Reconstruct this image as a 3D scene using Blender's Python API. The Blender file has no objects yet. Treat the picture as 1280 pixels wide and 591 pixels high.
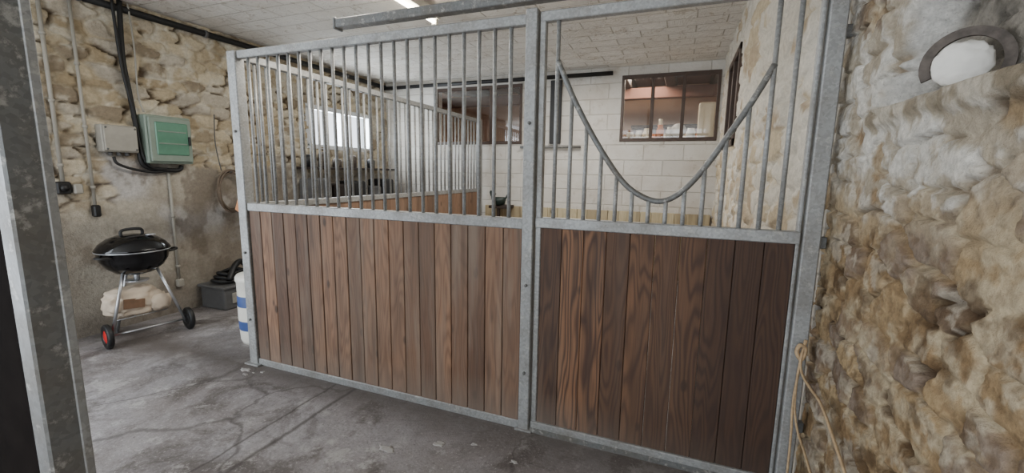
import bpy, bmesh, numpy as np, random
from math import *
from mathutils import Vector, Matrix, noise as mnoise
random.seed(4); rng=np.random.RandomState(7)
D=bpy.data; SC=bpy.context.scene

# ------------------------------------------------------------ materials
def lin(c):
    return tuple(((x/255)/12.92 if x/255<=.04045 else ((x/255+.055)/1.055)**2.4) for x in c)
def L4(c): return lin(c)+(1,)
class M:
    def __init__(s,name):
        s.m=D.materials.new(name); s.m.use_nodes=True; s.t=s.m.node_tree; s.t.nodes.clear()
        s.out=s.n('ShaderNodeOutputMaterial'); s.b=s.n('ShaderNodeBsdfPrincipled'); s.l(s.b.outputs[0],s.out.inputs[0])
    def n(s,ty,**k):
        x=s.t.nodes.new(ty)
        for a,v in k.items():
            if hasattr(x,a): setattr(x,a,v)
        return x
    def l(s,a,b): s.t.links.new(a,b)
    def pos(s,scale=(1,1,1),off=None):
        g=s.n('ShaderNodeNewGeometry'); mp=s.n('ShaderNodeMapping'); mp.inputs['Scale'].default_value=scale
        if off: mp.inputs['Location'].default_value=off
        s.l(g.outputs['Position'],mp.inputs[0]); return mp.outputs[0]
    def noise(s,vec,scale,det=4,rough=.55,dist=0):
        x=s.n('ShaderNodeTexNoise'); x.inputs['Scale'].default_value=scale; x.inputs['Detail'].default_value=det
        x.inputs['Roughness'].default_value=rough; x.inputs['Distortion'].default_value=dist
        s.l(vec,x.inputs['Vector']); return x.outputs['Fac']
    def ramp(s,fac,stops):
        r=s.n('ShaderNodeValToRGB'); e=r.color_ramp.elements
        while len(e)<len(stops): e.new(.5)
        for i,(p,c) in enumerate(stops):
            e[i].position=p; e[i].color=c if len(c)==4 else tuple(c)+(1,)
        s.l(fac,r.inputs[0]); return r.outputs[0]
    def mix(s,fac,a,b,mode='MIX'):
        x=s.n('ShaderNodeMix'); x.data_type='RGBA'; x.blend_type=mode
        for sock,v in ((x.inputs[0],fac),(x.inputs[6],a),(x.inputs[7],b)):
            if hasattr(v,'is_output'): s.l(v,sock)
            elif isinstance(v,(int,float)): sock.default_value=v
            else: sock.default_value=v if len(v)==4 else tuple(v)+(1,)
        return x.outputs[2]
    def math(s,op,a,b=None,c=None):
        x=s.n('ShaderNodeMath'); x.operation=op
        for i,v in enumerate((a,b,c)):
            if v is None: continue
            if hasattr(v,'is_output'): s.l(v,x.inputs[i])
            else: x.inputs[i].default_value=v
        return x.outputs[0]
    def set(s,k,v):
        i=s.b.inputs[k]
        if hasattr(v,'is_output'): s.l(v,i)
        else: i.default_value=v
    def bump(s,h,strength=.4,dist=.01):
        x=s.n('ShaderNodeBump'); x.inputs['Strength'].default_value=strength; x.inputs['Distance'].default_value=dist
        s.l(h,x.inputs['Height']); s.l(x.outputs[0],s.b.inputs['Normal'])
G=lambda v:(v,v,v,1)
def simple(name,c,rough=.6,metal=0,var=.15,ns=20,bump=0,emit=None,es=1,spec=.5):
    m=M(name); p=m.pos(); n=m.noise(p,ns,4)
    c1=L4(c); lo=tuple(x*(1-var) for x in c1[:3])+(1,); hi=tuple(min(1,x*(1+var)) for x in c1[:3])+(1,)
    m.set('Base Color',m.ramp(n,[(.3,lo),(.7,hi)])); m.set('Roughness',rough); m.set('Metallic',metal); m.set('Specular IOR Level',spec)
    if bump: m.bump(n,bump,.005)
    if emit: m.set('Emission Color',L4(emit)); m.set('Emission Strength',es)
    return m.m
def galv(name,c=(150,152,150),dirt=.5):
    m=M(name); p=m.pos()
    v=m.n('ShaderNodeTexVoronoi'); v.inputs['Scale'].default_value=90; m.l(p,v.inputs['Vector'])
    bw=m.n('ShaderNodeRGBToBW'); m.l(v.outputs['Color'],bw.inputs[0])
    a=m.ramp(bw.outputs[0],[(.2,L4(tuple(x*.93 for x in c))),(.8,L4(tuple(min(255,x*1.05) for x in c)))])
    n=m.noise(p,6,6,.65)
    a=m.mix(m.math('MULTIPLY',m.ramp(n,[(.42,G(0)),(.68,G(1))]),dirt),a,L4((98,88,74)))
    n2=m.noise(p,24,6,.7)
    a=m.mix(m.math('MULTIPLY',m.ramp(n2,[(.56,G(0)),(.66,G(1))]),.55),a,L4((186,184,178)))
    m.set('Base Color',a); m.set('Metallic',.3); m.set('Roughness',m.ramp(n,[(.3,G(.42)),(.8,G(.65))])); m.bump(n2,.25,.002)
    return m.m
def wood(name,light,mid,dark,contrast=1,dirt=.3,tintx=None):
    m=M(name); g=m.n('ShaderNodeNewGeometry'); at=m.n('ShaderNodeAttribute'); at.attribute_name='rnd'
    sep=m.n('ShaderNodeSeparateXYZ'); m.l(g.outputs['Position'],sep.inputs[0])
    r=at.outputs['Fac']
    xy=m.math('ADD',sep.outputs[0],sep.outputs[1])
    cx=m.n('ShaderNodeCombineXYZ'); m.l(m.math('MULTIPLY',xy,6.4),cx.inputs[0]); m.l(m.math('MULTIPLY',sep.outputs[2],.7),cx.inputs[1]); m.l(m.math('MULTIPLY',r,37.0),cx.inputs[2])
    n=m.noise(cx.outputs[0],1.5,1.6,.42,.12)
    rings=m.math('SINE',m.math('MULTIPLY',n,92.0))
    rings=m.math('MULTIPLY_ADD',rings,.5,.5)
    rings=m.math('POWER',rings,1.5)
    cf=m.n('ShaderNodeCombineXYZ'); m.l(m.math('MULTIPLY',xy,170),cf.inputs[0]); m.l(m.math('MULTIPLY',sep.outputs[2],4),cf.inputs[1]); m.l(m.math('MULTIPLY',r,11),cf.inputs[2])
    fine=m.noise(cf.outputs[0],1,4,.6)
    col=m.mix(m.math('MULTIPLY',rings,.85*contrast),L4(light),L4(mid))
    col=m.mix(m.math('MULTIPLY',m.ramp(fine,[(.35,G(0)),(.75,G(1))]),.5),col,L4(dark))
    ck=m.n('ShaderNodeCombineXYZ'); m.l(m.math('MULTIPLY',xy,7.0),ck.inputs[0]); m.l(m.math('MULTIPLY',sep.outputs[2],3.2),ck.inputs[1]); m.l(m.math('MULTIPLY',r,9),ck.inputs[2])
    v=m.n('ShaderNodeTexVoronoi'); v.inputs['Scale'].default_value=1; m.l(ck.outputs[0],v.inputs['Vector'])
    col=m.mix(m.ramp(v.outputs['Distance'],[(.07,G(.9)),(.13,G(0))]),col,L4((34,22,16)))
    col=m.mix(m.ramp(r,[(0,G(.75)),(.4,G(.3)),(.7,G(.0))]),col,L4(dark))
    r2=m.math('FRACT',m.math('MULTIPLY',r,7.31))
    col=m.mix(m.math('MULTIPLY',r2,.22),col,L4(light))
    big=m.noise(m.pos((1.5,1.5,.8)),1.6,4,.6)
    col=m.mix(m.math('MULTIPLY',m.ramp(big,[(.42,G(0)),(.7,G(1))]),dirt),col,L4((120,106,92)))
    streak=m.noise(m.pos((14,14,.9)),1.2,4,.6)
    col=m.mix(m.math('MULTIPLY',m.ramp(streak,[(.5,G(0)),(.68,G(1))]),dirt),col,L4((136,122,108)))
    streak2=m.noise(m.pos((9,9,.6),(5,3,1)),1.4,4,.6)
    col=m.mix(m.math('MULTIPLY',m.ramp(streak2,[(.5,G(0)),(.7,G(1))]),.5),col,L4((48,35,27)))
    low=m.ramp(m.math('ADD',sep.outputs[2],m.math('MULTIPLY',big,.3)),[(.15,G(.6)),(.4,G(0))])
    col=m.mix(low,col,L4((118,106,95)))
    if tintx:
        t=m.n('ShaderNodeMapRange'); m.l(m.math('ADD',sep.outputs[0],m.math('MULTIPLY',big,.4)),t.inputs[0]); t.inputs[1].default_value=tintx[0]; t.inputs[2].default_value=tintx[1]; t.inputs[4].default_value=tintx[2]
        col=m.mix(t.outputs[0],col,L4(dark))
    m.set('Base Color',col); m.set('Roughness',.72)
    m.bump(m.math('ADD',m.math('MULTIPLY',rings,.5),fine),.3,.002)
    return m.m
def stonemat(name,ns=35,bump=.5,rough=.92,dk=.35,mul=.8):
    m=M(name); at=m.n('ShaderNodeAttribute'); at.attribute_name='Col'
    p=m.pos(); n=m.noise(p,ns,8,.7); n2=m.noise(p,ns*.22,6,.7); n3=m.noise(p,ns*3,4,.6)
    k=m.mix(.5,m.ramp(n,[(.3,G(.5)),(.66,G(1.0))]),m.ramp(n2,[(.32,G(.6)),(.58,G(1.0))]),'MULTIPLY')
    c=m.mix(mul,at.outputs['Color'],k,'MULTIPLY')
    c=m.mix(m.math('MULTIPLY',m.ramp(n3,[(.6,G(0)),(.72,G(1))]),dk),c,L4((88,72,56)))
    m.set('Base Color',c); m.set('Roughness',rough); m.set('Specular IOR Level',.25)
    m.bump(m.math('ADD',m.math('ADD',n,m.math('MULTIPLY',n3,.35)),m.math('MULTIPLY',n2,1.2)),bump,.02)
    return m.m
MG=galv('galvanised_steel',(150,151,150),.45); MGd=galv('galvanised_dark',(108,109,108),.5)
MWL=wood('plank_wood',(146,110,84),(98,69,51),(62,43,33),.75,.4)
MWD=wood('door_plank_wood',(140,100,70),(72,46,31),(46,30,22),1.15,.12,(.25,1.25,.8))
MWS=wood('side_wood',(146,114,92),(114,88,70),(84,64,50),.5,.3)
MKick=wood('kickboard_wood',(196,184,152),(176,160,126),(146,130,102),.5,.1)
MWdark=simple('dark_wood',(48,38,32),.7,0,.25,12,.3)
MWpan=simple('old_dark_plank',(22,18,16),1,0,.3,12,.3,spec=.02)
MBlack=simple('black_plastic',(24,24,25),.5,0,.2)
MCable=simple('black_cable',(20,20,21),.55,0,.2)
MEnam=simple('black_enamel',(12,12,14),.12,0,.1)
MAl=simple('aluminium_tube',(185,187,190),.3,.8,.05)
MRed=simple('red_hub',(190,30,30),.4)
MGrayP=simple('grey_plastic',(160,156,146),.5,0,.06)
MGreenBox=simple('box_green_grey',(128,142,130),.5,0,.06)
MGreenDoor=simple('box_green_door',(88,134,112),.25,0,.08)
MWhite=simple('white_ceramic',(225,222,212),.35,0,.04)
MTote=simple('tote_grey',(92,92,92),.6,0,.1)
MPaper=simple('paper_sack',(204,188,168),.8,0,.15,9,.5)
MPaperB=simple('paper_sack_print',(120,92,70),.8,0,.2,14)
MBlue=simple('label_blue',(60,84,140),.5,0,.1)
MBoard=simple('raw_board',(190,130,85),.7,0,.12)
MRust=simple('rusty_iron',(92,84,78),.75,.3,.35,40,.6)
MTwine=simple('twine',(176,150,116),.9,0,.2,60,.4)
MPlW=simple('white_plaster_lump',(222,219,212),.9,0,.12,14,.8)
MFrame=simple('window_frame_brown',(66,50,40),.5,0,.2)
MFrameW=simple('window_frame_white',(215,218,220),.5,0,.04)
MOrange=simple('terracotta',(196,120,70),.6)
MCream=simple('cream_jar',(218,205,176),.4,0,.05)
MTeal=simple('green_plastic',(14,32,27),.45,0,.3)
MHose=simple('hose_brown',(104,90,76),.7,0,.2)
MDirt=simple('lime_dust',(164,160,156),.95,0,.1)
MPane=simple('dull_pane',(84,98,112),.2,0,.2,3)
MTube=simple('lamp_tube',(255,250,235),.4,0,0,5,0,(255,246,225),26)
MRoomW=simple('kitchen_wall',(190,156,130),.9,0,.1,4)
MRoomC=simple('kitchen_beam',(104,70,58),.8,0,.15,6)
m=M('pane_glass'); m.t.nodes.remove(m.b)
tr=m.n('ShaderNodeBsdfTransparent'); gl=m.n('ShaderNodeBsdfGlossy'); gl.inputs['Roughness'].default_value=.03
mx=m.n('ShaderNodeMixShader'); mx.inputs[0].default_value=.1; m.l(tr.outputs[0],mx.inputs[1]); m.l(gl.outputs[0],mx.inputs[2]); m.l(mx.outputs[0],m.out.inputs[0]); MGlass=m.m

# floor concrete
m=M('floor_concrete'); p=m.pos()
n1=m.noise(p,1.1,6,.6); n2=m.noise(p,9,8,.72); n3=m.noise(p,2.6,6,.7,.6); n4=m.noise(p,70,5,.65); n5=m.noise(p,4.2,8,.75,.3)
c=m.ramp(n2,[(.3,L4((122,118,119))),(.7,L4((174,171,173)))])
c=m.mix(m.math('MULTIPLY',m.ramp(n1,[(.4,G(0)),(.62,G(1))]),.7),c,L4((112,103,98)))
c=m.mix(m.math('MULTIPLY',m.ramp(n3,[(.49,G(0)),(.62,G(1))]),.75),c,L4((80,72,67)))
c=m.mix(m.math('MULTIPLY',m.ramp(n5,[(.57,G(0)),(.62,G(1))]),.45),c,L4((190,187,184)))
c=m.mix(m.math('MULTIPLY',m.ramp(n4,[(.58,G(0)),(.66,G(1))]),.45),c,L4((196,192,188)))
c=m.mix(m.math('MULTIPLY',m.ramp(n4,[(.34,G(1)),(.42,G(0))]),.55),c,L4((66,60,56)))
v=m.n('ShaderNodeTexVoronoi'); v.inputs['Scale'].default_value=2.3; m.l(m.pos(),v.inputs['Vector'])
c=m.mix(m.math('MULTIPLY',m.ramp(m.math('ADD',v.outputs['Distance'],m.math('MULTIPLY',n2,.16)),[(.12,G(1)),(.17,G(0))]),.45),c,L4((196,193,190)))
# wandering hairline cracks
vm=m.n('ShaderNodeVectorMath'); vm.operation='MULTIPLY_ADD'
cn=m.n('ShaderNodeTexNoise'); cn.inputs['Scale'].default_value=2.2; cn.inputs['Detail'].default_value=5; m.l(p,cn.inputs['Vector'])
m.l(cn.outputs['Color'],vm.inputs[0]); vm.inputs[1].default_value=(.5,.5,0); m.l(p,vm.inputs[2])
ve=m.n('ShaderNodeTexVoronoi'); ve.feature='DISTANCE_TO_EDGE'; ve.inputs['Scale'].default_value=.62; m.l(vm.outputs[0],ve.inputs['Vector'])
c=m.mix(m.math('MULTIPLY',m.ramp(ve.outputs['Distance'],[(.002,G(1)),(.008,G(0))]),.6),c,L4((62,56,53)))
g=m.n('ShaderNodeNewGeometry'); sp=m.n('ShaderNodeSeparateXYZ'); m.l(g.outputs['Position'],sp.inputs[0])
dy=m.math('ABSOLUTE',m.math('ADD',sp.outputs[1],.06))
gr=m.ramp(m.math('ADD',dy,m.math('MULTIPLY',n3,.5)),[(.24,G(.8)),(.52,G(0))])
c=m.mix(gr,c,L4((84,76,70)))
for xx,ww in ((-1.2,.012),(-1.36,.006)):
    dx=m.math('ABSOLUTE',m.math('ADD',m.math('ADD',sp.outputs[0],-xx),m.math('MULTIPLY_ADD',n5,.05,-.025)))
    inside=m.math('LESS_THAN',sp.outputs[1],-.03)
    c=m.mix(m.math('MULTIPLY',m.math('MULTIPLY',m.ramp(dx,[(ww*.4,G(1)),(ww*1.8,G(0))]),inside),.75),c,L4((66,60,57)))
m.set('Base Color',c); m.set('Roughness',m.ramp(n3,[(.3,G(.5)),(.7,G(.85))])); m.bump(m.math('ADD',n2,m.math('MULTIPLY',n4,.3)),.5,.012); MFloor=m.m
# ceiling
m=M('ceiling_whitewash'); g=m.n('ShaderNodeNewGeometry'); sp=m.n('ShaderNodeSeparateXYZ'); m.l(g.outputs['Position'],sp.inputs[0])
cb=m.n('ShaderNodeCombineXYZ'); m.l(sp.outputs[1],cb.inputs[1]); m.l(sp.outputs[0],cb.inputs[0])
br=m.n('ShaderNodeTexBrick'); m.l(cb.outputs[0],br.inputs['Vector']); br.inputs['Scale'].default_value=1
br.inputs['Brick Width'].default_value=.52; br.inputs['Row Height'].default_value=.21; br.inputs['Mortar Size'].default_value=.01; br.inputs['Mortar Smooth'].default_value=.8
br.inputs['Color1'].default_value=L4((238,234,226)); br.inputs['Color2'].default_value=L4((228,223,214)); br.inputs['Mortar'].default_value=L4((208,201,190))
p=m.pos(); n1=m.noise(p,2.2,6,.6); n2=m.noise(p,7,6,.75,1.2)
c=m.mix(m.math('MULTIPLY',m.ramp(n1,[(.45,G(0)),(.75,G(1))]),.5),br.outputs['Color'],L4((206,194,176)))
c=m.mix(m.math('MULTIPLY',m.ramp(n2,[(.58,G(0)),(.61,G(1))]),.6),c,L4((172,158,138)))
m.set('Base Color',c); m.set('Roughness',.9); m.bump(m.math('ADD',m.math('MULTIPLY',br.outputs['Fac'],-.6),m.math('MULTIPLY',n2,2.0)),.9,.025); MCeil=m.m
# painted blocks
m=M('painted_blocks'); g=m.n('ShaderNodeNewGeometry'); sp=m.n('ShaderNodeSeparateXYZ'); m.l(g.outputs['Position'],sp.inputs[0])
cb=m.n('ShaderNodeCombineXYZ'); m.l(sp.outputs[2],cb.inputs[1]); m.l(sp.outputs[0],cb.inputs[0])
p=m.pos(); n1=m.noise(p,2.5,6,.6); n2=m.noise(p,45,4,.6); n3=m.noise(p,7,6,.7)
br=m.n('ShaderNodeTexBrick'); m.l(cb.outputs[0],br.inputs['Vector']); br.inputs['Scale'].default_value=1
br.inputs['Brick Width'].default_value=.5; br.inputs['Row Height'].default_value=.205; br.inputs['Mortar Size'].default_value=.009; br.inputs['Mortar Smooth'].default_value=.9
br.inputs['Color1'].default_value=L4((210,207,200)); br.inputs['Color2'].default_value=L4((198,194,187)); br.inputs['Mortar'].default_value=L4((180,175,167))
c=m.mix(m.math('MULTIPLY',m.ramp(n1,[(.45,G(0)),(.75,G(1))]),.5),br.outputs['Color'],L4((168,156,140)))
c=m.mix(m.math('MULTIPLY',m.ramp(n3,[(.58,G(0)),(.64,G(1))]),.35),c,L4((156,145,131)))
m.set('Base Color',c); m.set('Roughness',.88); m.bump(m.math('ADD',m.math('MULTIPLY',br.outputs['Fac'],-.7),m.math('ADD',m.math('MULTIPLY',n2,.5),m.math('MULTIPLY',n3,1.8))),.6,.014); MBlock=m.m
MStoneL=stonemat('rubble_stone_left',34,.6,.92,.25,.6); MStoneR=stonemat('rubble_stone_right',44,.65,.95,.4,.85); MStoneI=stonemat('rubble_stone_stall',30,.5,.92,.2,.6)

# ------------------------------------------------------------ builder
class B:
    def __init__(s): s.bm=bmesh.new(); s.mats=[]; s.rl=s.bm.verts.layers.float.new('rnd')
    def mi(s,mat):
        if mat not in s.mats: s.mats.append(mat)
        return s.mats.index(mat)
    def add(s,bm,mat,smooth=False,mtx=None):
        if mtx is not None: bmesh.ops.transform(bm,matrix=mtx,verts=bm.verts)
        i=s.mi(mat); r=random.random(); mp={}
        for v in bm.verts:
            w=s.bm.verts.new(v.co); w[s.rl]=r; mp[v]=w
        for f in bm.faces:
            try:
                nf=s.bm.faces.new([mp[v] for v in f.verts]); nf.material_index=i; nf.smooth=smooth
            except ValueError: pass
        bm.free(); return s
    def box(s,x0,x1,y0,y1,z0,z1,mat,bev=.003,mtx=None,seg=1):
        bm=bmesh.new(); bmesh.ops.create_cube(bm,size=1)
        bmesh.ops.transform(bm,matrix=Matrix.Translation(((x0+x1)/2,(y0+y1)/2,(z0+z1)/2))@Matrix.Diagonal((abs(x1-x0),abs(y1-y0),abs(z1-z0),1)),verts=bm.verts)
        if bev: bmesh.ops.bevel(bm,geom=bm.edges[:],offset=bev,segments=seg,affect='EDGES',profile=.5)
        return s.add(bm,mat,False,mtx)
    def cyl(s,p,q,r,mat,r2=None,seg=14):
        p=Vector(p);q=Vector(q); d=q-p; bm=bmesh.new()
        bmesh.ops.create_cone(bm,cap_ends=True,segments=seg,radius1=r,radius2=r if r2 is None else r2,depth=d.length)
        mt=Matrix.Translation((p+q)/2)@d.to_track_quat('Z','Y').to_matrix().to_4x4()
        s.add(bm,mat,True,mt); return s
    def tube(s,pts,r,mat,seg=10,closed=False,sub=6):
        P=[Vector(p) for p in pts]
        if sub>1:
            Q=[];n=len(P)
            rngi=range(n if closed else n-1)
            for i in rngi:
                if closed: a,b,c,d=P[(i-1)%n],P[i],P[(i+1)%n],P[(i+2)%n]
                else: a,b,c,d=P[max(i-1,0)],P[i],P[i+1],P[min(i+2,n-1)]
                for k in range(sub):
                    t=k/sub; Q.append(.5*((2*b)+(-a+c)*t+(2*a-5*b+4*c-d)*t*t+(-a+3*b-3*c+d)*t**3))
            if not closed: Q.append(P[-1])
            P=Q
        bm=bmesh.new(); rings=[]; n=len(P); up=None
        for i,p in enumerate(P):
            if closed: t=(P[(i+1)%n]-P[i-1]).normalized()
            else: t=(P[min(i+1,n-1)]-P[max(i-1,0)]).normalized()
            if up is None:
                up=Vector((0,0,1)) if abs(t.z)<.9 else Vector((1,0,0))
            a=t.cross(up); a.normalize(); up=a.cross(t).normalized()
            rr=r(i/(n-1)) if callable(r) else r
            rings.append([bm.verts.new(p+rr*(cos(2*pi*k/seg)*a+sin(2*pi*k/seg)*up)) for k in range(seg)])
        for i in range(n if closed else n-1):
            A=rings[i];C=rings[(i+1)%n]
            for k in range(seg): bm.faces.new((A[k],A[(k+1)%seg],C[(k+1)%seg],C[k]))
        if not closed:
            bm.faces.new(rings[0]); bm.faces.new(list(reversed(rings[-1])))
        bmesh.ops.recalc_face_normals(bm,faces=bm.faces)
        return s.add(bm,mat,True)
    def lathe(s,c,prof,mat,seg=32,mtx=None,sx=1,sy=1):
        bm=bmesh.new(); R=[]
        for r,z in prof: R.append([bm.verts.new((r*cos(2*pi*k/seg)*sx,r*sin(2*pi*k/seg)*sy,z)) for k in range(seg)])
        for i in range(len(R)-1):
            for k in range(seg): bm.faces.new((R[i][k],R[i][(k+1)%seg],R[i+1][(k+1)%seg],R[i+1][k]))
        bmesh.ops.remove_doubles(bm,verts=bm.verts,dist=1e-5)
        bmesh.ops.recalc_face_normals(bm,faces=bm.faces)
        mt=Matrix.Translation(c)
        if mtx is not None: mt=mt@mtx
        return s.add(bm,mat,True,mt)
    def lump(s,c,sz,mat,amp=.15,seed=0,sub=3,flat=None,freq=1.6):
        bm=bmesh.new(); bmesh.ops.create_icosphere(bm,subdivisions=sub,radius=1)
        for v in bm.verts:
            k=1+amp*mnoise.noise(v.co*freq+Vector((seed*7.3,0,0)))*2
            q=Vector([abs(x)**.7*(1 if x>0 else -1) for x in v.co]) if flat=='box' else v.co
            v.co=Vector((q.x*sz[0],q.y*sz[1],q.z*sz[2]))*k
        return s.add(bm,mat,True,Matrix.Translation(c))
    def poly(s,pts,thick,mat):
        bm=bmesh.new(); f=bm.faces.new([bm.verts.new(p) for p in pts])
        r=bmesh.ops.extrude_face_region(bm,geom=[f]); vs=[e for e in r['geom'] if isinstance(e,bmesh.types.BMVert)]
        bmesh.ops.translate(bm,vec=thick,verts=vs); bmesh.ops.recalc_face_normals(bm,faces=bm.faces)
        return s.add(bm,mat)
    def done(s,name,parent=None):
        me=D.meshes.new(name); s.bm.to_mesh(me); s.bm.free()
        for mt in s.mats: me.materials.append(mt)
        o=D.objects.new(name,me); SC.collection.objects.link(o)
        if parent: o.parent=parent
        return o

# ------------------------------------------------------------ numpy noise and stone walls
T=rng.rand(512,512)
def vn(u,v,seed=0):
    u=u+seed*17.3; v=v+seed*31.7
    i=np.floor(u).astype(int); j=np.floor(v).astype(int); a=u-i; b=v-j
    a=a*a*(3-2*a); b=b*b*(3-2*b); g=lambda x,y:T[x%512,y%512]
    return (g(i,j)*(1-a)+g(i+1,j)*a)*(1-b)+(g(i,j+1)*(1-a)+g(i+1,j+1)*a)*b
def fbm(u,v,o=4,seed=0):
    s=0;A=1;t=0
    for k in range(o):
        s=s+A*vn(u*2**k,v*2**k,seed+k); t+=A; A*=.58
    return s/t
def voro(u,v,sw,sh,seed,jit=.8):
    U=u/sw; V=v/sh; ci=np.floor(U).astype(int); cj=np.floor(V).astype(int)
    f1=np.full(u.shape,9.);f2=np.full(u.shape,9.);idd=np.zeros(u.shape,int); tx=np.zeros(u.shape); ty=np.zeros(u.shape)
    for dj in(-2,-1,0,1,2):
        for di in(-2,-1,0,1,2):
            a=ci+di;b=cj+dj
            rx=T[(a*7+seed*13)%512,(b*11+seed)%512]; ry=T[(a*5+seed*3+99)%512,(b*17+seed*7+3)%512]
            px=a+.5+(b%2)*.5+(rx-.5)*jit; py=b+.5+(ry-.5)*jit*.7
            wgt=.75+.6*T[(a*3+71)%512,(b*23+5)%512]
            d=np.maximum(np.abs(U-px),np.abs(V-py)*.95)*.55+.45*np.sqrt((U-px)**2+(V-py)**2); d=d/wgt
            m1=d<f1; f2=np.where(m1,f1,np.minimum(f2,d)); idd=np.where(m1,(a*131+b*7919)%4093,idd)
            tx=np.where(m1,U-px,tx); ty=np.where(m1,V-py,ty); f1=np.where(m1,d,f1)
    return f1,f2,idd,tx,ty
def sst(a,b,x): t=np.clip((x-a)/(b-a),0,1); return t*t*(3-2*t)
def lerp(a,b,t): return a*(1-t[...,None])+b*t[...,None]
def C(*c): return np.array(lin(c))
def wall(name,basefn,u0,u1,v0,v1,res,fn,mat,hole=None,flip=False):
    nu=int((u1-u0)/res)+1; nv=int((v1-v0)/res)+1
    uu,vv=np.meshgrid(np.linspace(u0,u1,nu),np.linspace(v0,v1,nv),indexing='ij')
    h,col=fn(uu,vv)
    P=basefn(uu,vv,h).reshape(-1,3)
    I=np.arange(nu*nv).reshape(nu,nv)
    q=np.stack([I[:-1,:-1],I[1:,:-1],I[1:,1:],I[:-1,1:]],-1).reshape(-1,4)
    if flip: q=q[:,::-1]
    if hole:
        cu=((uu[:-1,:-1]+uu[1:,1:])/2).ravel(); cv=((vv[:-1,:-1]+vv[1:,1:])/2).ravel()
        keep=~((cu>hole[0])&(cu<hole[1])&(cv>hole[2])&(cv<hole[3])); q=q[keep]
    me=D.meshes.new(name); me.vertices.add(len(P)); me.vertices.foreach_set('co',P.ravel().astype(np.float32))
    me.loops.add(q.size); me.loops.foreach_set('vertex_index',q.ravel().astype(np.int32))
    me.polygons.add(len(q)); me.polygons.foreach_set('loop_start',(np.arange(len(q))*4).astype(np.int32))
    me.update(calc_edges=True); me.validate()
    me.polygons.foreach_set('use_smooth',np.ones(len(me.polygons),bool))
    at=me.color_attributes.new('Col','FLOAT_COLOR','POINT')
    cc=np.ones((len(P),4),np.float32); cc[:,:3]=np.clip(col.reshape(-1,3),0,1); at.data.foreach_set('color',cc.ravel())
    me.materials.append(mat); o=D.objects.new(name,me); SC.collection.objects.link(o); return o
def stones(u,v,sw,sh,seed,jit=.8,wa=.03,lo=.04,hi=.16):
    wu=u+wa*(fbm(u*7,v*7,4,seed)-.5)*2; wv=v+wa*.7*(fbm(u*7,v*7,4,seed+9)-.5)*2
    f1,f2,i,tx,ty=voro(wu,wv,sw,sh,seed,jit); e=f2-f1
    r1=T[i%512,(i//7)%512]; r2=T[(i*3)%512,(i//3)%512]; r3=T[(i*5)%512,(i//5)%512]
    s=sst(lo,hi,e)
    top=s*(.55+.5*r2+ (r1-.5)*tx*.9+(r3-.5)*ty*.9)
    return s,top,r1,r2,r3,e
one=lambda u:np.ones(u.shape+(3,))
def f_left(u,v):
    s,top,r1,r2,r3,e=stones(u,v,.23,.115,3,.85,.03)
    n=fbm(u*9,v*9,5,2); ng=fbm(u*30,v*30,4,12)
    col=lerp(C(178,160,130)*one(u),C(224,210,182)*one(u),r1)
    col=lerp(col,C(154,140,120),sst(.72,.76,r2)*.9)
    col=lerp(col,C(196,187,172),sst(.7,.75,r3)*.8)
    col=lerp(col,C(234,226,208),sst(.5,.66,n)*.6)
    mort=lerp(C(206,192,166)*one(u),C(238,232,216),sst(.35,.65,n))
    dark=sst(.52,.62,fbm(u*6,v*6,3,15))
    mort=lerp(mort,C(92,74,54),dark*.95)
    col=lerp(mort,col,s)
    h=.034*top+.012*(n-.5)+.005*(ng-.5)-.026*dark*(1-s)
    lim=1.52+.3*(fbm(u*1.3,v*.8,3,5)-.5)+.14*(n-.5)
    pl=sst(-.02,.05,lim-v)
    pn=fbm(u*2,v*2,6,33)
    pc=lerp(C(150,140,126)*one(u),C(198,190,175)*one(u),sst(.3,.7,pn))
    pc=lerp(pc,C(210,207,205)*one(u),sst(.47,.62,fbm(u*1.1,v*1.4,5,44))*.75)
    pc=lerp(pc,C(126,114,100),sst(.58,.64,fbm(u*4,v*3,5,47))*.6)
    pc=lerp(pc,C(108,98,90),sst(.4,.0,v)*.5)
    rv=sst(.6,.66,fbm(u*1.6+5,v*1.6,3,61))
    pl=pl*(1-.8*rv*sst(.9,1.3,v))
    col=lerp(col,pc,pl); h=h*(1-pl)+(.03+.02*(pn-.5)+.004*(ng-.5))*pl
    return h,col
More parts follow.
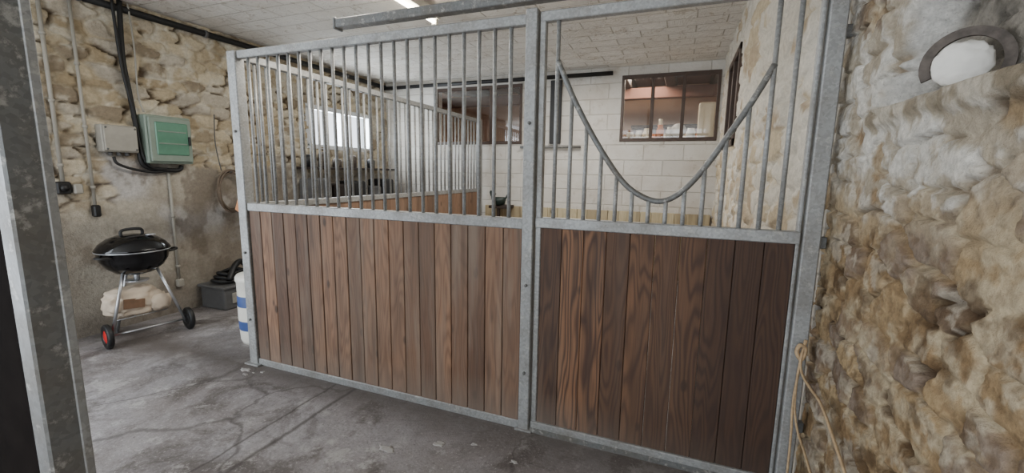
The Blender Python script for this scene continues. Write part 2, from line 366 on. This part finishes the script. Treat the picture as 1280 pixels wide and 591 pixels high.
def f_right(u,v):
    s,top,r1,r2,r3,e=stones(u,v,.2,.11,11,.9,.035,.02,.14)
    n=fbm(u*14,v*14,5,3); nb=fbm(u*3,v*3,4,8); ng=fbm(u*45,v*45,4,23); nm=fbm(u*6,v*6,5,29)
    col=lerp(C(150,122,88)*one(u),C(196,170,130)*one(u),r1)
    col=lerp(col,C(148,132,118),sst(.6,.64,r2)*.9)
    col=lerp(col,C(206,194,170),sst(.54,.64,n)*.6)
    col=lerp(col,C(118,92,64),sst(.5,.4,ng)*.5)
    mort=lerp(C(156,130,96)*one(u),C(204,186,154),sst(.4,.6,n))
    dk=sst(.53,.62,fbm(u*8,v*8,3,15))
    mort=lerp(mort,C(84,64,44),dk)
    sm=sst(.46,.58,nm)
    s2=s*(1-.55*sm)
    col=lerp(mort,col,s2)
    col=lerp(col,C(190,172,142),sst(.58,.64,fbm(u*2.5,v*3,5,101))*.5)
    col=lerp(col,C(98,76,52),sst(.6,.68,fbm(u*10,v*12,5,117))*.6)
    h=.024*top*(1-.5*sm)+.010*sm*(nm)+.013*(n-.5)+.007*(ng-.5)-.014*dk*(1-s)
    ww=sst(-.1,.1,v-(1.42+.6*(nb-.5)))
    ww=ww*(1-.85*sst(.54,.59,fbm(u*6,v*7,5,71)))
    wc=lerp(C(186,174,154)*one(u),C(228,223,213),sst(.38,.6,n))
    wc=lerp(wc,C(146,126,100),sst(.3,.0,s)*dk*.8)
    col=lerp(col,wc,ww); h=h+ww*.006
    sp=sst(.62,.66,fbm(u*7,v*7,5,91)); col=lerp(col,C(210,200,182),sp*.5)
    # niche and its mortar sill
    nz=.012*(fbm(u*10,v*10,3,55)-.5)*4
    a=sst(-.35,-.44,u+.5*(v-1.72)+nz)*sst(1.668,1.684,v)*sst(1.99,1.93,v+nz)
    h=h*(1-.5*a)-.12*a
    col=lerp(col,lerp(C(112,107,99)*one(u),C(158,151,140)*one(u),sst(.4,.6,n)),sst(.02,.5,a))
    jam=sst(.05,.3,a)*sst(.99,.7,a)*sst(-.9,-.7,u)
    col=lerp(col,C(232,229,222),jam*.9)
    sill=sst(-.2,-.34,u)*sst(1.60,1.635,v+nz*.6)*sst(1.69,1.672,v)
    h=h*(1-.6*sill)+.036*sill
    col=lerp(col,lerp(C(150,138,118)*one(u),C(204,194,176)*one(u),sst(.42,.58,n)),sill*.9)
    return h,col
def f_in(u,v):
    s,top,r1,r2,r3,e=stones(u,v,.28,.14,19,.85,.03)
    n=fbm(u*9,v*9,5,3)
    col=lerp(C(160,136,106)*one(u),C(200,182,148)*one(u),r1)
    col=lerp(C(202,186,158)*one(u),col,s)
    ww=sst(-.1,.1,v-(1.0+.8*(fbm(u*2,v*2,4,8)-.5)))*(1-.8*sst(.52,.6,fbm(u*4,v*5,4,73)))
    col=lerp(col,C(216,209,195)*one(u),ww)
    return .03*top+.014*(n-.5),col
XL=-2.14; XW=-3.94; YB=3.92; ZC=2.87; HM=1.18; ZT=2.2
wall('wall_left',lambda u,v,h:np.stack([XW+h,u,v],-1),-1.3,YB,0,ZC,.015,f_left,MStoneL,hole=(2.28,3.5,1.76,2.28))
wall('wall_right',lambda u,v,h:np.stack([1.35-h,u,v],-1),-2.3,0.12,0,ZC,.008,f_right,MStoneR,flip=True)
def inb(u,v,h):
    x=1.17+.16*np.clip(1-u/1.6,0,1)
    return np.stack([x-h,u,v],-1)
wall('wall_stall_right',inb,.1,YB,0,ZC,.02,f_in,MStoneI,hole=(2.15,3.0,1.75,2.55),flip=True)
b=B(); b.box(1.34,1.5,-4.6,-2.29,0,ZC,MBlock,0); b.done('wall_right_rear')
b=B(); b.box(1.5,1.62,-2.3,YB+.2,0,ZC,MBlock,0); b.box(1.33,1.5,.06,.1,0,ZC,MBlock,0); b.done('wall_right_core')

b=B(); b.box(XW-.2,1.6,-4.6,YB+.2,-.12,0,MFloor,0); b.done('floor')
b=B(); b.box(XW-.2,1.6,-4.6,YB+.2,ZC,ZC+.12,MCeil,0); b.done('ceiling')
W1=(-.06,1.10,1.90,2.74); W2=(-2.95,-1.52,1.88,2.72)
b=B(); y0,y1=YB,YB+.18
b.box(XW-.1,W2[0],y0,y1,0,ZC,MBlock,0); b.box(W2[1],W1[0],y0,y1,0,ZC,MBlock,0); b.box(W1[1],1.5,y0,y1,0,ZC,MBlock,0)
for w in (W1,W2):
    b.box(w[0],w[1],y0,y1,0,w[2],MBlock,0); b.box(w[0],w[1],y0,y1,w[3],ZC,MBlock,0)
b.done('wall_back')
b=B()
b.box(-4.1,1.6,6.6,6.7,0,3.2,MRoomW,0); b.box(-4.2,-4.1,YB+.2,6.7,0,3.2,MRoomW,0); b.box(1.6,1.7,YB+.2,6.7,0,3.2,MRoomW,0)
b.box(-4.1,1.6,YB+.2,6.6,3.1,3.2,MRoomC,0); b.box(-4.1,1.6,YB+.2,6.6,.9,1.0,MRoomC,0)
for x in (-3.2,-2.2,-1.2,-.3,.4,1.1): b.box(x,x+.16,YB+.2,6.6,2.9,3.1,MWdark,.01)
b.box(-4.0,1.5,5.6,5.75,2.72,2.9,MRoomC,.01)
RB=b.done('room_beyond')
def window(name,w,divs,mat,y,dep=.06,fr=.035):
    b=B()
    b.box(w[0]-.02,w[1]+.02,y,y+dep,w[2]-.01,w[2]+fr,mat); b.box(w[0]-.02,w[1]+.02,y,y+dep,w[3]-fr,w[3]+.01,mat)
    for x in [w[0]-.02,w[1]+.02-fr]: b.box(x,x+fr,y-.002,y+dep+.002,w[2]+.0,w[3],mat)
    for x in divs: b.box(x-fr*.6,x+fr*.6,y+.005,y+dep-.005,w[2]+fr,w[3]-fr,mat)
    b.box(w[0]+.01,w[1]-.01,y+dep*.5,y+dep*.5+.003,w[2]+.02,w[3]-.02,MGlass,0)
    return b.done(name)
window('window_1',W1,[.32,.70],MFrame,YB-.015)
window('window_2',W2,[-2.47,-2.0],MFrame,YB-.015)
b=B(); a0,a1,z0,z1=2.28,3.5,1.76,2.28
for (ya,yb,za,zb) in ((a0-.03,a1+.03,z0-.03,z0+.03),(a0-.03,a1+.03,z1-.03,z1+.03),(a0-.03,a0+.03,z0,z1),(a1-.03,a1+.03,z0,z1),(2.87,2.92,z0,z1)):
    b.box(XW-.12,XW+.03,ya,yb,za,zb,MFrameW)
b.done('window_3')
b=B()
for (ya,yb,za,zb) in ((2.12,3.03,1.72,1.78),(2.12,3.03,2.52,2.58),(2.12,2.18,1.72,2.58),(2.97,3.03,1.72,2.58),(2.55,2.6,1.75,2.55)):
    b.box(1.13,1.3,ya,yb,za,zb,MFrame)
b.box(1.25,1.26,2.15,3.0,1.75,2.55,MPane,0)
b.done('window_4')

b=B()
b.box(-.3,1.4,4.15,4.55,1.90,1.945,MWdark)
def jar(x,y,r,h,mat,z=1.945): b.lathe((x,y,z),[(0,0),(r*.8,0),(r,h*.2),(r,h*.65),(r*.7,h*.85),(r*.75,h),(0,h)],mat,20)
jar(.02,4.3,.055,.1,MWhite);jar(.14,4.28,.05,.12,MWhite);jar(.25,4.33,.06,.15,MCream)
jar(.42,4.35,.05,.2,MOrange);jar(.42,4.35,.035,.28,MCream);jar(.55,4.3,.05,.16,MWhite)
b.lathe((.66,4.28,2.05),[(0,0),(.09,.005),(.1,.02),(0,.012)],MWhite,24,Matrix.Rotation(radians(80),4,'X'))
jar(.82,4.3,.06,.14,MWhite);b.box(.9,1.12,4.25,4.45,1.945,2.42,MCream,.03,None,2); jar(1.2,4.3,.05,.2,MOrange)
b.done('crockery_shelf',RB)
b=B(); b.box(-.2,1.4,6.2,6.55,1.0,1.95,MWdark,.01); b.box(-.2,1.4,6.3,6.55,2.3,2.36,MWdark,.01)
for i in range(7): b.box(-.12+i*.21,.04+i*.21,6.3,6.5,1.95,2.2,[MCream,MOrange,MWhite,MGrayP][i%4],.01)
b.done('kitchen_cabinet',RB)

b=B()
x=XL+.08
while x<1.1:
    b.box(x,min(x+.14,1.12),YB-.06,YB-.02,.05,.95,MKick,.004); x+=.145
b.done('kickboards_back')

# ------------------------------------------------------------ stall front, fixed part
b=B()
b.box(XL-.04,XL+.04,-.035,.035,0,ZT+.03,MG,.005)
b.box(-.032,.03,-.035,.035,0,ZT+.05,MG,.005)
b.box(-.05,.05,-.045,.045,0,.012,MG,.002)
b.box(XL-.07,XL+.07,-.06,.06,0,.012,MG,.002)
b.box(XL+.04,-.032,-.022,.022,ZT-.02,ZT+.03,MG,.004)
b.box(XL+.04,-.032,-.026,.026,HM-.028,HM+.028,MG,.004)
b.box(XL+.04,-.032,-.026,.026,.0,.05,MG,.004)
n=23
for i in range(1,n):
    x=XL+.03+(-.03-XL-.03)*i/n
    b.cyl((x,0,HM),(x,0,ZT),.0105,MG,seg=10)
n=19; x0=XL+.043; w=(-.034-x0)/n
for i in range(n):
    dz=random.uniform(0,.006); b.box(x0+i*w+.002,x0+(i+1)*w-.002,-.017-random.uniform(0,.003),.015,.045,HM-.02-dz,MWL,.003)
for z in (.35,.85,1.7):
    b.cyl((0,-.045,z),(0,-.03,z),.009,MGd,seg=6); b.cyl((XL,-.045,z),(XL,-.03,z),.009,MGd,seg=6)
b.done('stall_front_partition')

b=B(); xa,xb=.04,1.228; zt=2.205; hm=HM+.012
b.box(xa,xa+.03,-.02,.02,.03,zt,MG,.004); b.box(xb-.014,xb,-.02,.02,.03,zt,MG,.004)
b.box(xa,xb,-.021,.021,zt-.02,zt+.028,MG,.004)
b.box(xa,xb,-.026,.026,hm-.027,hm+.027,MG,.004)
b.box(xa,xb,-.03,.03,.012,.066,MG,.004)
b.box(xa,xb,-.034,-.03,.0,.03,MGd,.001)
U=[(.13,2.0),(.16,1.935),(.23,1.79),(.34,1.60),(.46,1.43),(.55,1.355),(.65,1.325),(.74,1.37),(.83,1.48),(.92,1.63),(1.0,1.77),(1.07,1.915)]
b.tube([(x,0,z) for x,z in U],.0135,MGd,12)
ux=np.array([p[0] for p in U]); uz=np.array([p[1] for p in U])
for i in range(14):
    x=.13+.0783*i
    z=zt if x<.14 or x>1.06 else float(np.interp(x,ux,uz))
    b.cyl((x,0,hm),(x,0,z),.0105,MG,seg=10)
n=10; x0=xa+.03; w=(xb-.014-x0)/n
for i in range(n): b.box(x0+i*w+.001,x0+(i+1)*w-.001,-.016,.014,.06,hm-.02,MWD,.003)
b.done('stall_door')
b=B(); b.box(1.235,1.298,-.04,.04,0,2.6,MG,.005)
for z in (.3,1.15,2.0): b.box(1.29,1.33,.0,.03,z,z+.05,MGd,.003)
b.done('door_post')
b=B(); b.box(-1.24,1.22,-.03,.03,2.285,2.335,MGd,.004); b.box(-1.25,-1.235,-.035,.035,2.277,2.343,MGd,.003)
for x in (-.02,1.1): b.box(x-.015,x+.015,-.012,.012,2.33,ZC,MGd,.002)
b.done('door_track')
b=B(); ys,ye=.04,YB-.1
b.box(XL-.022,XL+.022,ys,ye,ZT-.02,ZT+.03,MG,.004); b.box(XL-.024,XL+.024,ys,ye,HM-.025,HM+.025,MG,.004); b.box(XL-.024,XL+.024,ys,ye,0,.05,MG,.004)
b.box(XL-.03,XL+.03,ye-.03,ye+.03,0,ZT+.03,MG,.004)
n=40
for i in range(1,n):
    y=ys+(ye-ys)*i/n; b.cyl((XL,y,HM),(XL,y,ZT),.0105,MG,seg=8)
n=31; w=(ye-.03-ys)/n
for i in range(n): b.box(XL-.016,XL+.016,ys+i*w+.001,ys+(i+1)*w-.001,.045,HM-.02,MWS,.003)
b.done('stall_side_partition')

# ------------------------------------------------------------ foreground post and panel on the left
b=B(); px,py=-.565,-1.622
b.box(px-.06,px,py-.075,py-.012,0,2.6,MGd,.005); b.box(px-.012,px+.004,py-.018,py,0,2.6,MG,.002)  # thin edge strip in lighter steel paints in the post's lit edge
b.box(px-1.2,px-.06,py-.06,py-.03,.05,1.72,MWpan,.003)
b.box(px-1.2,px-.06,py-.07,py-.02,1.72,1.78,MGd,.004); b.box(px-1.2,px-.06,py-.07,py-.02,0,.05,MGd,.004)
b.box(px-1.2,px-.06,py-.07,py-.02,2.3,2.36,MGd,.004)
for i in range(1,12): b.cyl((px-.06-i*.095,py-.045,1.78),(px-.06-i*.095,py-.045,2.3),.0095,MGd,seg=8)
b.done('opposite_stall_partition')

# ------------------------------------------------------------ left wall fittings
X=XW+.05
b=B(); b.box(X-.03,X+.07,.01,.27,1.57,1.80,MGrayP,.008); b.box(X+.07,X+.085,.02,.26,1.58,1.79,MGrayP,.005)
for y,z in ((.035,1.595),(.245,1.595),(.035,1.775),(.245,1.775)): b.cyl((X+.08,y,z),(X+.09,y,z),.008,MTote,seg=8)
for y in (.08,.14,.2): b.cyl((X+.02,y,1.54),(X+.02,y,1.575),.016,MTote)
b.done('junction_box')
b=B(); b.box(X-.03,X+.1,.32,.71,1.48,1.92,MGreenBox,.01); b.box(X+.1,X+.125,.335,.695,1.50,1.90,MGreenBox,.006)
b.box(X+.12,X+.135,.38,.66,1.56,1.86,MGreenDoor,.008)
for z in (1.66,1.77): b.box(X+.132,X+.14,.4,.64,z,z+.012,MGreenBox,.002)
b.box(X+.13,X+.145,.655,.675,1.66,1.74,MBlack,.003)
b.done('fuse_box')
b=B()
def pipe(y,z0,z1,r,mat):
    b.cyl((X+.0,y,z0),(X+.0,y,z1),r,mat)
    z=z0+.15
    while z<z1: b.cyl((X,y,z-.012),(X,y,z+.012),r+.006,mat); z+=.5
pipe(-.245,1.3,2.86,.014,MGrayP); pipe(-.06,1.12,2.86,.012,MGrayP); pipe(.53,.32,1.40,.013,MGrayP)
b.done('wall_conduit')
b=B(); b.box(X-.02,X+.04,-.3,-.21,1.22,1.32,MBlack,.01); b.box(X-.02,X+.05,-.2,-.14,1.22,1.3,MGrayP,.01); b.cyl((X+.04,-.255,1.27),(X+.055,-.255,1.27),.028,MBlack); b.done('wall_socket')
b=B(); b.box(X-.02,X+.035,-.085,-.035,1.02,1.12,MBlack,.01); b.done('light_switch')
b=B(); b.box(X-.02,X+.03,.5,.56,.26,.34,MGrayP,.01); b.done('wall_socket.001')
b=B()
b.tube([(X+.02,.27,2.86),(X+.02,.25,2.4),(X+.02,.27,2.1),(X+.015,.295,1.8),(X+.02,.295,1.6),(X+.02,.32,1.46),(X+.03,.45,1.425),(X+.03,.6,1.42),(X+.02,.64,1.46)],.02,MCable)
b.tube([(X+.05,.2,2.86),(X+.05,.22,2.3),(X+.03,.285,1.9),(X+.05,.295,1.6),(X+.05,.36,1.45),(X+.04,.5,1.43)],.012,MCable)
b.tube([(X+.02,.1,1.53),(X+.03,.12,1.47),(X+.03,.25,1.42),(X+.03,.4,1.4),(X+.03,.55,1.42)],.012,MCable)
b.tube([(X+.02,.33,2.86),(X+.03,.34,2.5),(X+.03,.33,2.1),(X+.03,.36,1.94)],.007,MGrayP)
b.done('electric_cable')
b=B(); b.cyl((X,-1.2,2.8),(X,YB-.05,2.8),.03,MCable)
b.cyl((XW+.02,YB-.06,2.78),(-.2,YB-.06,2.78),.028,MCable)
for y in (0,1,2,3): b.cyl((X,y-.015,2.8),(X,y+.015,2.8),.036,MTote)
b.done('ceiling_pipe')
b=B(); pts=[]
for k in range(5*12):
    a=2*pi*k/12; r=.17+.016*sin(k*.7)
    pts.append((X+.055+.012*sin(k*1.3)+k*.0003,1.10+r*.85*cos(a),1.2+r*1.25*sin(a)))
b.tube(pts,.009,MHose,8,sub=3); b.tube([(X+.04,1.02,1.42),(X+.04,.98,1.7),(X+.03,1.0,2.0)],.006,MTote,6)
b.cyl((X-.01,1.10,1.4),(X+.09,1.10,1.41),.012,MRust)
b.done('hose_coil')

# ------------------------------------------------------------ kettle barbecue
b=B(); cx,cy,cz=-3.5,-.02,.755; R=.24
b.lathe((cx,cy,cz),[(0,-.205),(.06,-.202),(.13,-.18),(.19,-.13),(.225,-.07),(R,0),(R+.006,.004),(R,.008)],MEnam,40)
b.lathe((cx,cy,cz),[(R+.002,.008),(R+.008,.012),(R,.028),(.215,.066),(.165,.105),(.1,.13),(.04,.14),(0,.142)],MEnam,40)
b.tube([(cx+(R+.003)*cos(a),cy+(R+.003)*sin(a),cz+.006) for a in np.linspace(0,2*pi,28,endpoint=False)],.006,MAl,6,True,1)
b.tube([(cx,cy-.075,cz+.125),(cx,cy-.07,cz+.17),(cx,cy,cz+.18),(cx,cy+.07,cz+.17),(cx,cy+.075,cz+.125)],.012,MBlack,8)
b.lathe((cx+.1,cy+.08,cz+.125),[(0,0),(.035,0),(.035,.01),(0,.014)],MAl,16)
for sgn in(-1,1): b.tube([(cx,cy+sgn*(R-.01)-.0,cz-.03),(cx+.04,cy+sgn*(R+.04),cz-.02),(cx+.1,cy+sgn*(R+.03),cz-.02),(cx+.11,cy+sgn*(R-.04),cz-.03)],.009,MBlack,8)
wl=(-3.44,-.29,.1); wr=(-3.33,.25,.1)
b.cyl((cx+.06,cy-.12,cz-.16),(wl[0],wl[1]+.03,.1),.0115,MAl); b.cyl((cx+.08,cy+.11,cz-.16),(wr[0],wr[1]-.03,.1),.0115,MAl)
b.cyl((cx-.12,cy-.0,cz-.16),(-3.8,-.06,.0),.0115,MAl)
b.cyl(wl,wr,.008,MAl)
for k in range(6):
    t=k/5; b.cyl((cx+.02+.04*t,cy-.2+.37*t,.2),(-3.72,-.05+.03*t,.2),.003,MAl,seg=6)
b.cyl((cx+.02,cy-.2,.2),(cx+.06,cy+.17,.2),.004,MAl,seg=6)
d=(Vector(wr)-Vector(wl)).normalized(); q=d.to_track_quat('Z','Y').to_matrix().to_4x4()
for c,mt in ((wl,MRed),(wr,MBlack)):
    b.lathe(c,[(.055,-.018),(.09,-.02),(.1,-.012),(.1,.012),(.09,.02),(.055,.018),(.055,-.018)],MBlack,28,q)
    b.lathe(c,[(0,-.022),(.03,-.02),(.058,-.012),(.058,.012),(.03,.02),(0,.022)],mt,20,q)
b.lathe((cx,cy,cz-.27),[(0,0),(.07,.0),(.08,.012),(.08,.02),(0,.015)],MAl,24); b.cyl((cx,cy,cz-.26),(cx,cy,cz-.18),.02,MAl)
b.done('kettle_barbecue')
b=B(); b.lump((-3.54,-.05,.32),(.1,.19,.12),MPaper,.13,3,4,'box',3.5); b.lump((-3.47,.11,.28),(.06,.08,.075),MPaper,.16,8,3,'box',3)
b.poly([(-3.437,-.17,.29),(-3.437,-.02,.27),(-3.44,-.01,.35),(-3.44,-.16,.37)],(.004,0,0),MPaperB)
b.done('charcoal_sack')

b=B(); b.box(-3.86,-3.5,.7,1.14,0.0,.24,MTote,.02,seg=2); b.box(-3.88,-3.48,.68,1.16,.22,.25,MTote,.008)
b.box(-3.505,-3.485,.78,.9,.06,.17,MGrayP,.006); b.box(-3.505,-3.485,.95,1.07,.06,.17,MGrayP,.006)
b.done('storage_tote')
b=B()
for k in range(3): b.tube([(-3.68+(.13-.02*k)*cos(a),.92+(.19-.03*k)*sin(a),.285+.035*k+.01*sin(3*a)) for a in np.linspace(0,2*pi,12,endpoint=False)],.018,MCable,8,True,4)
b.tube([(-3.55,.8,.3),(-3.6,.9,.42),(-3.66,1.02,.45),(-3.7,1.12,.36)],.03,MBlack,8)
b.done('coiled_black_hose')
b=B(); cx,cy=-2.53,.34
b.lathe((cx,cy,0),[(0,0),(.14,0),(.15,.03),(.155,.12)],MWhite,32); b.lathe((cx,cy,0),[(.155,.12),(.157,.13),(.157,.40),(.155,.41)],MBlue,32)
b.lathe((cx,cy,0),[(.155,.41),(.155,.52),(.163,.53),(.163,.56),(.15,.58),(0,.585)],MWhite,32)
b.lathe((cx,cy,0),[(.1585,.2),(.1585,.32)],MWhite,32)
b.done('feed_drum')
b=B(); b.box(-2.52,-2.166,.3,.322,1.0,1.12,MBoard,.003); b.box(-2.68,-2.5,.3,.322,1.03,1.15,MBoard,.003,Matrix.Translation((-2.5,.31,1.08))@Matrix.Rotation(radians(25),4,'Y')@Matrix.Translation((2.5,-.31,-1.08))); b.done('scrap_board')
b=B(); b.box(-3.86,-3.3,1.95,3.75,.86,.92,MWdark,.005)
for x in(-3.82,-3.36):
    for y in (2.0,3.68): b.box(x-.03,x+.03,y-.03,y+.03,0,.86,MWdark,.004)
b.done('workbench')
b=B()
for i,(y,h,mt) in enumerate(((2.1,.42,MTote),(2.4,.34,MWdark),(2.75,.38,MBlack),(3.1,.3,MTote),(3.4,.4,MBlack))):
    b.box(-3.82,-3.5,y-.12,y+.13,.92,.92+h,mt,.03,seg=2)
b.done('stacked_crates')
b=B()
b.box(-3.9,-3.6,2.0,3.7,1.45,1.48,MWdark,.003)
for y,h in ((2.1,.16),(2.35,.2),(2.6,.12),(2.9,.18),(3.3,.14)): b.lathe((-3.76,y,1.48),[(0,0),(.06,0),(.065,h*.8),(.04,h),(0,h)],[MBlack,MTote,MRust][int(y*10)%3],14)
b.done('wall_shelf')
b=B(); gx,gy,gz=-1.72,3.6,1.03
b.lathe((gx,gy,gz),[(.02,-.06),(.09,-.04),(.12,.06),(.115,.06),(.085,-.03),(0,-.05)],MTeal,20,None,1,.8)
b.tube([(gx-.1,gy,gz+.05),(gx-.13,gy,gz+.14),(gx-.05,gy,gz+.1)],.016,MTeal,8); b.tube([(gx+.11,gy,gz+.05),(gx+.17,gy,gz+.15)],.014,MTeal,8)
b.box(gx-.14,gx+.14,gy-.05,YB-.06,gz-.1,gz-.06,MWdark,.004); b.box(gx-.02,gx+.02,gy-.02,gy+.02,0,gz-.09,MWdark,.003)
b.done('green_manger')
b=B(); b.box(-1.06,-.9,YB-.05,YB,1.87,2.74,MBlack,.006); b.done('wall_trunking')
b=B(); b.cyl((-1.5,YB-.05,1.82),(-.6,YB-.05,1.82),.018,MGd)
for x in (-1.4,-.7): b.cyl((x,YB-.05,1.82),(x,YB,1.82),.01,MGd)
b.done('tack_rail')
b=B(); b.box(-1.47,-1.37,-.1,1.42,2.8,2.872,MWhite,.008); b.cyl((-1.42,-.06,2.775),(-1.42,1.38,2.775),.017,MTube)
for y in(-.08,1.39): b.box(-1.445,-1.395,y-.015,y+.015,2.75,2.81,MWhite,.003)
b.done('fluorescent_lamp')

# ------------------------------------------------------------ contents of the right wall niche
yaw0=atan2(-.85,-.52)
Rf=Matrix.Rotation(yaw0,4,'Z')@Matrix.Rotation(radians(90),4,'Y')
b=B(); b.lump((0,0,0),(.056,.056,.026),MPlW,.06,2,4,None,4)
bmesh.ops.transform(b.bm,matrix=Matrix.Translation((1.372,-.69,1.735))@Rf,verts=b.bm.verts); b.done('round_stone')
b=B(); bm=bmesh.new(); rings=[]
for k in range(21):
    a=radians(-25+230*k/20); rr=.076; w=.011
    o=Vector((cos(a),sin(a),0)); c=o*rr
    rings.append([bm.verts.new(c+o*w+Vector((0,0,dz))) for dz in (-.006,.006)]+[bm.verts.new(c-o*w+Vector((0,0,dz))) for dz in (.006,-.006)])
for k in range(20):
    for j in range(4): bm.faces.new((rings[k][j],rings[k][(j+1)%4],rings[k+1][(j+1)%4],rings[k+1][j]))
bm.faces.new(rings[0]); bm.faces.new(rings[-1][::-1]); bmesh.ops.recalc_face_normals(bm,faces=bm.faces)
n=Vector((-.52,-.85,0)).normalized(); xx=Vector((n.y,-n.x,0))*-1
mt=Matrix(((xx.x,0,n.x,1.385),(xx.y,0,n.y,-.675),(0,1,0,1.74),(0,0,0,1)))
b.add(bm,MRust,False,mt); b.done('horseshoe')
b=B()
b.tube([(1.285,-.06,.76),(1.27,-.062,.68),(1.275,-.09,.62),(1.285,-.18,.60),(1.292,-.3,.595),(1.294,-.45,.55),(1.294,-.6,.5),(1.294,-.8,.41)],.0055,MTwine,6)
b.tube([(1.28,-.06,.76),(1.265,-.07,.6),(1.27,-.065,.45),(1.28,-.12,.36),(1.285,-.22,.33),(1.288,-.4,.25),(1.29,-.5,.01)],.005,MTwine,6)
b.tube([(1.28,-.06,.72),(1.262,-.065,.5),(1.268,-.07,.3),(1.27,-.08,.01)],.005,MTwine,6)
b.tube([(1.285,-.06,.72),(1.262,-.066,.735),(1.255,-.06,.7),(1.275,-.058,.67)],.009,MTwine,6,True)
b.done('baling_twine')
b=B()
for i,(x,y,r) in enumerate(((-.37,-.32,.03),(-.61,-.46,.035),(-2.12,-.12,.04),(-2.05,-.17,.02),(-1.97,-.1,.018),(-.2,-.25,.016),(.05,-.3,.018),(-2.02,-.13,.012))):
    b.lump((x,y,.0005),(r,r*.6,.0015),MDirt,.5,i,3)
b.done('lime_splashes')
# daylight, lamps and added stall fill
w=D.worlds.new('World'); SC.world=w; w.use_nodes=True; nt=w.node_tree; bg=nt.nodes['Background']; bg.inputs[0].default_value=(.86,.93,1,1); bg.inputs[1].default_value=2.9
def area(name,loc,rot,sx,sy,e,col):
    l=D.lights.new(name,'AREA'); l.shape='RECTANGLE'; l.size=sx; l.size_y=sy; l.energy=e; l.color=col
    o=D.objects.new(name,l); o.location=loc; o.rotation_euler=rot; SC.collection.objects.link(o)
area('doorway_daylight',(-1.3,-4.5,1.4),(radians(90),0,0),5,2.6,30,(.95,.97,1))
area('side_door_daylight',(-4.0,-2.6,1.3),(0,radians(-90),0),2.4,2.4,95,(.85,.92,1))
area('lamp_light',(-1.42,.7,2.74),(0,0,0),.1,1.4,40,(1,.96,.88))
area('stall_fill_light',(-.5,2.4,2.74),(0,0,0),.1,1.4,42,(1,.96,.9))  # added fill to brighten the stall interior, no fixture here
area('kitchen_light',(0,5.0,3.0),(0,0,0),1,1,110,(1,.88,.74))
area('window_daylight',(XW-.05,2.89,2.02),(0,radians(-90),0),.5,1.2,55,(.85,.93,1))

cam=D.cameras.new('camera'); co=D.objects.new('camera',cam); SC.collection.objects.link(co)
cam.sensor_width=36; cam.lens=532.66/1280*36; cam.clip_start=.02
co.matrix_world=Matrix.Translation((.7355,-2.1422,1.4487))@Matrix.Rotation(.3716,4,'Z')@Matrix.Rotation(pi/2-.1486,4,'X')@Matrix.Rotation(.0162,4,'Z')
SC.camera=co
